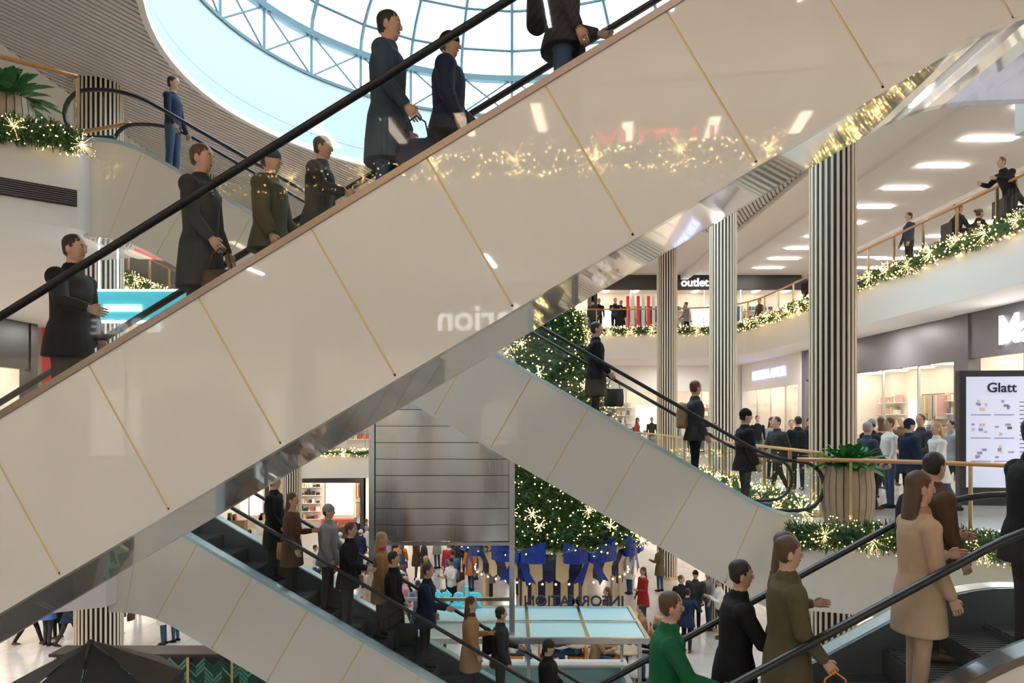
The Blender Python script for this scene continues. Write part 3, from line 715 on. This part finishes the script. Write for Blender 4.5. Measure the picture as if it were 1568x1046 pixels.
# ---------------------------------------------------------------- people
def person_mesh(name, lean=0, arm=((8, 8, 15), (8, 8, 15)), leg=((2, 4), (-2, 2)), hem=None, hair='short', bag=None, puff=.0, fem=False, look=0, pitch=0):
    b = MB(); al = math.radians(lean); td = Vector((0, math.sin(al), math.cos(al))); H = Vector((0, 0, .93))
    sw = .17 if fem else .19
    prof = [(-.12, .14, .115), (0, .17, .13), (.22, .148, .118), (.48, .16, .125), (.74, sw, .13), (.88, sw*.97, .11), (.97, .12, .085), (1.06, .062, .06)]
    b.loft([H+td*(.54*t) for t, _, _ in prof], [(x+puff*(1 if t < .9 else .3), y+puff*(1 if t < .9 else .3)) for t, x, y in prof], 20, 2)
    legs = []
    for sd, (th, kn) in zip((-1, 1), leg):
        a = math.radians(th); c = math.radians(th-kn); h = Vector((sd*.088, 0, .91)); k = h+Vector((0, math.sin(a), -math.cos(a)))*.42; an = k+Vector((0, math.sin(c), -math.cos(c)))*.42
        legs.append((h, k, an))
        b.loft([h, h.lerp(k, .5), k, k.lerp(an, .35), an], [.088, .076, .06, .056, .045], 14, 3); b.ell(h, .088, .095, .09, 3)
        f = an-Vector((0, 0, .045)); b.loft([f+Vector((0, y, z)) for y, z in ((-.075, 0), (-.05, 0), (.04, 0), (.12, -.008), (.185, -.018))], [(.025, .03), (.038, .036), (.043, .04), (.045, .028), (.022, .014)], 12, 4)
        b.loft([an+Vector((0, 0, .03)), an-Vector((0, 0, .05))], [.042, .04], 12, 4)
    if hem:
        ky = [(l[0].lerp(l[1], .8)) for l in legs]; mid = (ky[0]+ky[1])/2; sp = abs(ky[0].y-ky[1].y)/2
        cs = [H+Vector((0, 0, .08)), H, H.lerp(Vector((mid.x, mid.y, hem)), .5), Vector((mid.x, mid.y, hem))]
        b.loft(cs, [(.16+puff, .125+puff), (.182+puff, .145+puff), (.198+puff, .16+puff+sp*.4), (.215+puff, .165+puff+sp*.75)], 20, 2)
    hands = []
    for sd, (p, q, e) in zip((-1, 1), arm):
        p_, q_, e_ = map(math.radians, (p, q, e)); S = H+td*(.54*.84)+Vector((sd*(sw+.005), 0, 0)); d1 = Vector((sd*math.sin(q_), math.sin(p_)*math.cos(q_), -math.cos(p_)*math.cos(q_)))
        El = S+d1*.28; pe = p_+e_; d2 = Vector((-sd*.25*math.sin(e_)+sd*math.sin(q_)*.4, math.sin(pe), -math.cos(pe))).normalized(); W = El+d2*.235
        b.ell(S, .066+puff, .07+puff, .07+puff, 2); b.loft([S, S.lerp(El, .5), El, El.lerp(W, .4), W], [.06+puff, .052+puff, .046+puff, .043+puff*.8, .036+puff*.5], 14, 2)
        b.loft([W-d2*.02, W+d2*.02], [.026, .024], 10, 0); hands.append((sd, W, d2))
    nb = H+td*.55; hc = nb+Vector((0, math.sin(al)*.12+.012, .185)); b.loft([nb-td*.03, hc-Vector((0, .015, .07))], [.058, .052], 12, 0)
    hp = [(-.118, .028, .03, .045), (-.10, .045, .05, .033), (-.06, .062, .078, .014), (-.02, .071, .09, .003), (.03, .075, .096, -.002), (.07, .069, .088, -.004), (.10, .05, .065, -.006), (.118, .022, .03, -.008)]
    yw = Matrix.Rotation(math.radians(look), 3, 'Z') @ Matrix.Rotation(math.radians(-pitch), 3, 'X')
    def hl(o, pr, m):
        k = MB(); k.loft([(0, y, z) for z, _, _, y in pr], [(rx, ry) for _, rx, ry, _ in pr], 18, 0)
        o.add([hc+yw@Vector(v) for v in k.v], k.f, m)
    hl(b, hp, 0)
    for sd in (-1, 1):
        k = MB(); k.ell((sd*.077, -.008, -.015), .012, .02, .032); b.add([hc+yw@Vector(v) for v in k.v], k.f, 0)
    if hair == 'hat':
        hl(b, [(.015, .082, .10, -.006), (.03, .09, .108, -.006), (.07, .086, .102, -.008), (.11, .062, .075, -.01), (.14, .025, .03, -.01)], 5)
        hl(b, [(-.06, .06, .05, -.055), (.03, .08, .09, -.02)], 1)
    else:
        hl(b, [(-.065, .055, .045, -.052), (-.02, .078, .072, -.034), (.03, .084, .094, -.018), (.07, .08, .094, -.012), (.105, .06, .075, -.01), (.13, .025, .035, -.01)], 1)
        if hair == 'long': hl(b, [(-.27, .08, .03, -.085), (-.2, .098, .045, -.08), (-.1, .092, .05, -.065), (0, .084, .06, -.045), (.05, .07, .06, -.03)], 1)
        if hair == 'bun': hl(b, [(.03, .02, .02, -.12), (.05, .04, .04, -.12), (.09, .04, .04, -.11), (.11, .02, .02, -.1)], 1)
    if hem or puff:
        b.loft([nb-td*.05, nb+td*.015, nb+td*.05], [(.09, .085), (.088, .085), (.072, .07)], 16, 5 if bag == 'scarf' else 2)
    if bag == 'backpack':
        c = H+td*.27+Vector((0, -.2-puff, 0)); b.loft([c-td*.2, c-td*.17, c+td*.1, c+td*.2, c+td*.23], [(.1, .06), (.145, .09), (.14, .085), (.1, .06), (.05, .03)], 14, 5)
    me = bpy.data.meshes.new(name+'_pre'); me.from_pydata(b.v, [], b.f); bm = bmesh.new(); bm.from_mesh(me); bmesh.ops.recalc_face_normals(bm, faces=bm.faces); bm.to_mesh(me)
    bvh = BVHTree.FromBMesh(bm); bm.free(); src = list(b.m)
    o = bpy.data.objects.new(name+'_pre', me); COL.objects.link(o)
    rm = o.modifiers.new('r', 'REMESH'); rm.mode = 'VOXEL'; rm.voxel_size = .0115; rm.use_smooth_shade = True
    sm = o.modifiers.new('s', 'SMOOTH'); sm.factor = .5; sm.iterations = 4
    dg = bpy.context.evaluated_depsgraph_get(); ev = o.evaluated_get(dg); me2 = bpy.data.meshes.new_from_object(ev)
    vs = [v.co.copy() for v in me2.vertices]; fs = [tuple(p.vertices) for p in me2.polygons]
    bpy.data.objects.remove(o); bpy.data.meshes.remove(me)
    out = MB(); out.v = [tuple(v) for v in vs]; out.f = fs; ml = []
    for f in fs:
        c = sum((vs[i] for i in f), Vector())/len(f); r_ = bvh.find_nearest(c); ml.append(src[r_[2]] if r_[2] is not None else 2)
    out.m = ml; bpy.data.meshes.remove(me2)
    def fa(k, m): out.add([hc+yw@Vector(v) for v in k.v], k.f, m)
    k = MB(); k.loft([(0, .086, .012), (0, .1, -.012), (0, .098, -.03), (0, .084, -.036)], [(.006, .006), (.011, .012), (.014, .012), (.008, .008)], 8); fa(k, 0)
    for sd in (-1, 1):
        k = MB(); k.ell((sd*.03, .078, .008), .013, .01, .007, 0, 8, 6); fa(k, 6)
        k = MB(); k.ell((sd*.03, .086, .008), .006, .004, .006, 0, 8, 6); fa(k, 1)
        k = MB(); k.loft([(sd*.016, .089, .026), (sd*.03, .088, .03), (sd*.045, .08, .026)], .0035, 5); fa(k, 1)
    k = MB(); k.loft([(-.022, .078, -.058), (0, .087, -.056), (.022, .078, -.058)], [(.003, .003), (.006, .007), (.003, .003)], 6); fa(k, 7)
    for sd, W, d2 in hands:
        a = Vector((1, 0, 0)); a = (a-d2*a.dot(d2)).normalized(); c = d2.cross(a).normalized()
        if c.y*1 < 0 and abs(c.y) > .3: c = -c
        if abs(c.y) <= .3 and c.z < 0: c = -c
        inn = -sd*a
        k = MB(); k.loft([W, W+d2*.03, W+d2*.07, W+d2*.09], [(.017, .024), (.018, .036), (.015, .04), (.011, .037)], 12); out.add(k.v, k.f, 0)
        for i, (of, ln) in enumerate(((-.03, .058), (-.01, .072), (.011, .078), (.031, .068))):
            p0 = W+d2*.082+c*of; p1 = p0+(d2*.95+inn*.25).normalized()*ln*.45; p2 = p1+(d2*.75+inn*.65).normalized()*ln*.32; p3 = p2+(d2*.45+inn*.9).normalized()*ln*.25
            k = MB(); k.loft([p0, p1, p2, p3], [.0095, .009, .0082, .006], 8); out.add(k.v, k.f, 0)
        p0 = W+d2*.025+c*.026; p1 = p0+(d2*.7+c*.6+inn*.3).normalized()*.034; p2 = p1+(d2*.9+c*.15+inn*.35).normalized()*.03
        k = MB(); k.loft([p0, p1, p2], [.012, .0105, .007], 8); out.add(k.v, k.f, 0)
    if bag == 'tote':
        W = hands[1][1]; t = W+hands[1][2]*.12; k = MB()
        k.loft([(t.x, t.y, t.z-.46), (t.x, t.y, t.z-.44), (t.x, t.y, t.z-.3), (t.x, t.y, t.z-.17)], [(.05, .14), (.065, .16), (.06, .165), (.02, .15)], 14)
        k.loft([(t.x, t.y-.1, t.z-.18), (t.x, t.y-.07, t.z-.04), (t.x, t.y, t.z+.01), (t.x, t.y+.07, t.z-.04), (t.x, t.y+.1, t.z-.18)], .007, 6); out.add(k.v, k.f, 5)
    mz = min(v[2] for v in out.v) if bag != 'tote' else min(l[2].z for l in legs)-.085
    K = .945
    out.v = [(x*K, y*K, (z-mz)*K) for x, y, z in out.v]
    me = bpy.data.meshes.new(name); me.from_pydata(out.v, [], out.f); me.update()
    for i in range(8): me.materials.append(m_skin[0])
    me.polygons.foreach_set('material_index', out.m); me.polygons.foreach_set('use_smooth', [True]*len(me.polygons))
    return me
m_skin = [mat('skin_%d' % i, c, .5, bump=.02) for i, c in enumerate(((.60, .36, .26), (.68, .43, .32), (.40, .23, .15)))]
m_hair = {n: mat('hair_'+n, c, .5, bump=.3, bscale=120, stretch=(1, 1, .15)) for n, c in dict(dark=(.02, .014, .01), brown=(.09, .045, .025), blonde=(.45, .28, .12), grey=(.35, .34, .33)).items()}
CL = {n: mat('fabric_'+n, c, .8, bump=.5, bscale=9, var=.25, spec=.25, stretch=(1, 1, .45)) for n, c in dict(black=(.012, .012, .015), charcoal=(.04, .04, .045), navy=(.015, .025, .06), slate=(.045, .07, .11), beige=(.50, .36, .25), camel=(.38, .22, .11), olive=(.10, .085, .045), green=(.01, .12, .05), brown=(.10, .055, .03), red=(.45, .04, .04), white=(.75, .73, .70), grey=(.28, .28, .29), blue=(.08, .17, .38), denim=(.05, .09, .17), orange=(.85, .25, .03), pink=(.6, .3, .33)).items()}
m_eye = mat('eye_white', (.8, .8, .78), .3); m_lip = mat('lips', (.5, .16, .14), .4)
TP = dict(
    stand=person_mesh('person_stand'),
    coat=person_mesh('person_coat', hem=.55, puff=.018, arm=((5, 8, 20), (10, 8, 30)), bag='tote'),
    puffer=person_mesh('person_puffer', hem=.78, puff=.035, hair='hat', arm=((12, 12, 40), (4, 10, 20))),
    rail=person_mesh('person_rail', hem=.72, puff=.02, arm=((4, 8, 18), (30, 22, 45)), lean=4),
    woman=person_mesh('person_woman', hem=.6, puff=.012, hair='long', fem=True, arm=((12, 8, 85), (6, 8, 20)), bag='scarf'),
    phone=person_mesh('person_phone', puff=.012, arm=((25, 8, 95), (22, 8, 90)), pitch=25, lean=3),
    walk=person_mesh('person_walk', puff=.02, hem=.78, arm=((-22, 6, 15), (24, 6, 25)), leg=((24, 6), (-20, 12)), lean=4),
    walkw=person_mesh('person_walk_woman', hem=.62, puff=.012, hair='long', fem=True, arm=((20, 6, 30), (-18, 6, 12)), leg=((-18, 14), (22, 6)), lean=3, bag='tote'),
    pack=person_mesh('person_backpack', puff=.02, hem=.8, bag='backpack', arm=((15, 8, 60), (5, 8, 20)), look=20),
    lean=person_mesh('person_lean', puff=.015, lean=22, arm=((45, 10, 50), (45, 10, 50)), hair='short'),
    sit=person_mesh('person_sit', puff=.012, lean=10, arm=((35, 8, 60), (35, 8, 70)), leg=((88, 88), (84, 86)), hair='bun', fem=True),
)
def person(t, x, y, z, head, top='black', bot='denim', hair='dark', skin=0, bag='brown', sc_=1.0):
    o = bpy.data.objects.new('person', TP[t]); COL.objects.link(o); o.location = (x, y, z); o.rotation_euler = (0, 0, math.radians(head-90)); o.scale = (sc_,)*3
    for i, m in enumerate((m_skin[skin], m_hair[hair], CL[top], CL[bot], CL['black' if bot != 'black' else 'brown'], CL[bag], m_eye, m_lip)):
        o.material_slots[i].link = 'OBJECT'; o.material_slots[i].material = m
    return o
def esc_p(E, X, v, up, *a, **k):
    p = E.place(X, v); return person(a[0], p[0], p[1], p[2]+.001, E.up if up else E.up+180, *a[1:], **k)
esc_p(A, -3.78, .75, True, 'rail', 'black', 'charcoal', 'dark', sc_=1.02)
esc_p(A, -2.5, .5, True, 'coat', 'charcoal', 'charcoal', 'brown', bag='brown', sc_=.98)
esc_p(A, -2.15, 1.0, True, 'puffer', 'olive', 'charcoal', 'dark', bag='slate', sc_=.93)
esc_p(A, -1.75, 1.05, True, 'rail', 'charcoal', 'black', 'dark', sc_=.86)
esc_p(A, -1.0, .5, True, 'coat', 'slate', 'denim', 'dark', bag='navy', sc_=1.02)
esc_p(A, -.6, .95, True, 'puffer', 'navy', 'black', 'dark', bag='black', sc_=.92)
esc_p(A, .35, .7, True, 'pack', 'charcoal', 'denim', 'brown', bag='black')
esc_p(Bx, -5.35, .7, False, 'stand', 'navy', 'denim', 'dark')
esc_p(Bx, 1.3, .7, False, 'coat', 'black', 'charcoal', 'dark', bag='charcoal')
esc_p(Bx, 2.85, .7, False, 'pack', 'charcoal', 'black', 'brown', bag='camel')
esc_p(Bx, 3.6, .6, False, 'puffer', 'black', 'charcoal', 'dark', bag='black')
for X, v, t, cl, hr_, bg_ in ((-3.85, .9, 'coat', 'black', 'dark', 'camel'), (-3.4, .4, 'woman', 'brown', 'brown', 'beige'), (-2.95, .8, 'puffer', 'grey', 'dark', 'grey'), (-2.55, .45, 'rail', 'black', 'brown', 'black'), (-2.1, .95, 'woman', 'camel', 'blonde', 'red'), (-1.85, .5, 'coat', 'black', 'dark', 'black'), (-1.4, .8, 'rail', 'navy', 'brown', 'black'), (-.65, .5, 'woman', 'camel', 'brown', 'brown'), (-.2, .8, 'pack', 'charcoal', 'dark', 'black'), (.55, .6, 'puffer', 'black', 'dark', 'charcoal')):
    esc_p(C, X, v, False, t, cl, 'charcoal', hr_, bag=bg_)
esc_p(D, 1.15, .8, True, 'rail', 'green', 'black', 'brown')
esc_p(D, 1.75, .95, True, 'rail', 'black', 'denim', 'dark', bag='black')
esc_p(D, 2.2, .95, True, 'woman', 'olive', 'black', 'brown', bag='beige')
esc_p(D, 1.98, .4, True, 'coat', 'olive', 'charcoal', 'brown', bag='orange', sc_=1.03)
esc_p(D, 2.95, .45, True, 'woman', 'beige', 'beige', 'brown', bag='camel', sc_=1.04)
esc_p(D, 3.3, 1.0, True, 'pack', 'brown', 'black', 'dark', bag='black', sc_=.97)
esc_p(D, 3.72, .5, True, 'rail', 'black', 'black', 'dark', sc_=1.04)
F = 1100.0
def crowd(z, lst):
    for px, y, t, hd, cl, bt, hr_, bg_ in lst:
        person(t, (px-784)*y/F, y, z, hd, cl, bt, hr_, R.randrange(2), bg_, R.uniform(.97, 1.05))
crowd(0, [(1192, 15.6, 'walk', 200, 'charcoal', 'black', 'dark', 'black'), (1212, 19, 'stand', 250, 'red', 'denim', 'brown', 'black'), (1182, 20, 'woman', 300, 'grey', 'black', 'brown', 'red'), (1160, 26, 'stand', 270, 'black', 'denim', 'dark', 'black'),
          (1258, 13.6, 'puffer', 200, 'black', 'black', 'dark', 'black'), (1280, 14.6, 'rail', 0, 'black', 'black', 'dark', 'black'), (1325, 13.2, 'walk', 10, 'slate', 'black', 'grey', 'white'), (1362, 13.6, 'stand', 180, 'white', 'denim', 'brown', 'black'), (1392, 12.4, 'puffer', 0, 'navy', 'black', 'dark', 'navy'),
          (1410, 13.8, 'pack', 200, 'charcoal', 'denim', 'dark', 'brown'), (1437, 12.9, 'walkw', 180, 'white', 'denim', 'blonde', 'camel'), (1238, 23, 'walk', 270, 'brown', 'denim', 'dark', 'black'), (998, 34.5, 'stand', 270, 'black', 'denim', 'dark', 'black'),
          (975, 35, 'walkw', 0, 'red', 'black', 'brown', 'black'), (1350, 17, 'walkw', 90, 'camel', 'black', 'brown', 'black'), (1460, 16, 'walk', 180, 'grey', 'black', 'dark', 'black'), (1145, 30, 'walk', 90, 'navy', 'black', 'dark', 'black'),
          (1222, 17, 'pack', 90, 'black', 'black', 'dark', 'black'), (1335, 15.3, 'puffer', 100, 'black', 'black', 'dark', 'grey'), (1380, 18, 'coat', 270, 'brown', 'black', 'blonde', 'black'), (1300, 20, 'walk', 90, 'white', 'denim', 'brown', 'black')])
crowd(LG, [(1043, 20.4, 'pack', 300, 'black', 'charcoal', 'brown', 'black'), (1065, 20.8, 'puffer', 250, 'charcoal', 'black', 'dark', 'black'), (1085, 21, 'stand', 200, 'grey', 'denim', 'dark', 'black'), (1103, 20.2, 'phone', 180, 'white', 'black', 'brown', 'black'), (1052, 19.0, 'rail', 60, 'navy', 'black', 'dark', 'black'), (1096, 22.5, 'puffer', 270, 'slate', 'black', 'dark', 'white'),
           (985, 21.4, 'woman', 200, 'red', 'denim', 'brown', 'white'), (930, 18.9, 'woman', 180, 'brown', 'black', 'brown', 'red'), (962, 32, 'walk', 90, 'charcoal', 'denim', 'dark', 'black'), (944, 31, 'walkw', 270, 'pink', 'black', 'blonde', 'black'),
           (45, 19.6, 'walk', 0, 'charcoal', 'black', 'dark', 'black'), (88, 20.2, 'coat', 170, 'black', 'black', 'brown', 'black'), (106, 19.4, 'walk', 350, 'navy', 'charcoal', 'dark', 'black'), (250, 19.6, 'woman', 200, 'white', 'denim', 'brown', 'camel'), (268, 19.9, 'stand', 180, 'grey', 'denim', 'dark', 'black'), (18, 21, 'stand', 0, 'brown', 'black', 'dark', 'black'),
           (1015, 17.8, 'walkw', 120, 'beige', 'black', 'blonde', 'black')])
used = []
tops = ['black', 'charcoal', 'navy', 'white', 'grey', 'red', 'pink', 'camel', 'blue', 'brown', 'beige', 'slate', 'olive', 'white', 'orange']
def scatter(n, x0, x1, y0, y1, z, avoid=()):
    k = 0
    while k < n:
        x, y = R.uniform(x0, x1), R.uniform(y0, y1)
        if math.hypot(x-TX, y-TY) < 3.1 or any(math.hypot(x-a, y-c) < .75 for a, c in used): continue
        used.append((x, y)); k += 1
        person(R.choice(['stand', 'coat', 'puffer', 'woman', 'phone', 'walk', 'walkw', 'pack', 'rail']), x, y, z, R.uniform(0, 360), R.choice(tops), R.choice(['black', 'denim', 'charcoal', 'denim']), R.choice(['dark', 'brown', 'brown', 'blonde', 'grey']), R.randrange(3), R.choice(['black', 'brown', 'camel', 'red', 'white']), R.uniform(.93, 1.05))
scatter(48, -6.5, 0, 18, 31, LG); scatter(16, 0, 5.5, 25.2, 33, LG); scatter(8, -8.5, -6, 24, 34, LG); scatter(10, -13, -10.5, 18, 30, LG)
scatter(8, 0, 11, 34, 36.5, 0)
crowd(L1, [(885, 33.7, 'lean', 270, 'black', 'black', 'dark', 'black'), (908, 33.9, 'puffer', 270, 'charcoal', 'black', 'brown', 'black'), (917, 34.0, 'stand', 270, 'black', 'black', 'dark', 'black'), (941, 33.7, 'lean', 270, 'navy', 'black', 'dark', 'black'), (951, 34.3, 'coat', 250, 'black', 'black', 'dark', 'black'), (1052, 34.2, 'walk', 180, 'grey', 'navy', 'brown', 'black'), (1163, 33.4, 'stand', 200, 'brown', 'black', 'dark', 'black'),
           (1238, 28, 'walk', 250, 'black', 'black', 'dark', 'black'), (1392, 19.5, 'stand', 180, 'slate', 'black', 'dark', 'black'), (1548, 15.3, 'lean', 190, 'black', 'charcoal', 'brown', 'black'), (62, 13.5, 'walk', 0, 'charcoal', 'black', 'dark', 'black')])

def chair(x, y, z, hd, m_=None, seat=.44):
    a = math.radians(hd); f = (math.cos(a), math.sin(a)); s = (-f[1], f[0]); b = MB(); P = (x, y)
    b.obox(P, f, s, -.2, .2, -.21, .21, z+seat-.04, z+seat, 0); b.obox(P, f, s, -.23, -.19, -.2, .2, z+seat, z+seat+.42, 0)
    for u in (-.18, .18):
        for v in (-.18, .18): b.obox(P, f, s, u-.015, u+.015, v-.015, v+.015, z, z+seat-.04, 1)
    b.obj('cafe_chair', [m_ or m_dkw, m_dkw])
def table(x, y, z):
    b = MB(); b.cyl(x, y, z+.72, z+.75, .36, 0, 24); b.cyl(x, y, z+.02, z+.72, .03, 1, 10); b.cyl(x, y, z, z+.02, .24, 1, 20); b.obj('cafe_table', [m_pot, m_dkw])
def seated(x, y, z, hd, *a):
    ar = math.radians(hd); chair(x, y, z, hd, a[-1]); person('sit', x-.02*math.cos(ar), y-.02*math.sin(ar), z, hd, *a[:-1])
for i, (px, y) in enumerate(((1425, 17.2), (1460, 16.6), (1500, 19.5), (1440, 22.5), (1400, 25), (1350, 27), (1540, 18))):
    x = max(11.6, (px-784)*y/F); y += (.4 if i == 0 else -.9 if i == 1 else 0); table(x, y, L1); seated(x-.75, y, L1, 0, ('black', 'charcoal', 'slate')[i % 3], 'black', 'brown', 0, 'black', None); seated(x+.75, y+.05, L1, 180, 'charcoal', 'black', 'dark', 1, 'black', None)
for i, (px, y) in enumerate(((885, 17.6), (915, 18.3), (835, 17.5), (955, 17.4))):
    x = (px-784)*y/F+(.5 if i == 1 else 0); y += (-.2, .4, 0, -.5)[i]; table(x, y, LG)
    seated(x-.75, y, LG, 0, ('brown', 'red', 'white', 'camel')[i], 'denim', ('brown', 'blonde', 'dark', 'brown')[i], 0, 'black', m_orange)
    seated(x+.75, y, LG, 180, ('grey', 'camel', 'blue', 'black')[i], 'denim', 'dark', 1, 'black', m_orange)
b = MB(); b.box(14.2, 15.0, 16.3, 17.4, L1, L1+2.2, 0); b.box(14.1, 15.1, 16.2, 17.5, L1+2.2, L1+2.3, 1); b.box(14.0, 14.2, 16.4, 17.3, L1+.9, L1+.96, 1); b.obj('cafe_service_station', [m_black, m_grey])
b = MB(); b.box(16.5, 17.2, 20, 30, L1, L1+1.1, 0); b.box(16.4, 17.3, 19.9, 30.1, L1+1.1, L1+1.15, 1); b.obj('bar_counter', [m_dkw, m_pot])

# ---------------------------------------------------------------- camera
cam = bpy.data.cameras.new('camera'); co = bpy.data.objects.new('camera', cam); COL.objects.link(co)
co.location = (0, 0, 1.7); co.rotation_euler = (math.pi/2, 0, 0); cam.sensor_width = 36; cam.lens = 36*1100/1568; cam.shift_y = 117/1568
cam.clip_start = .05; cam.clip_end = 300; sc.camera = co
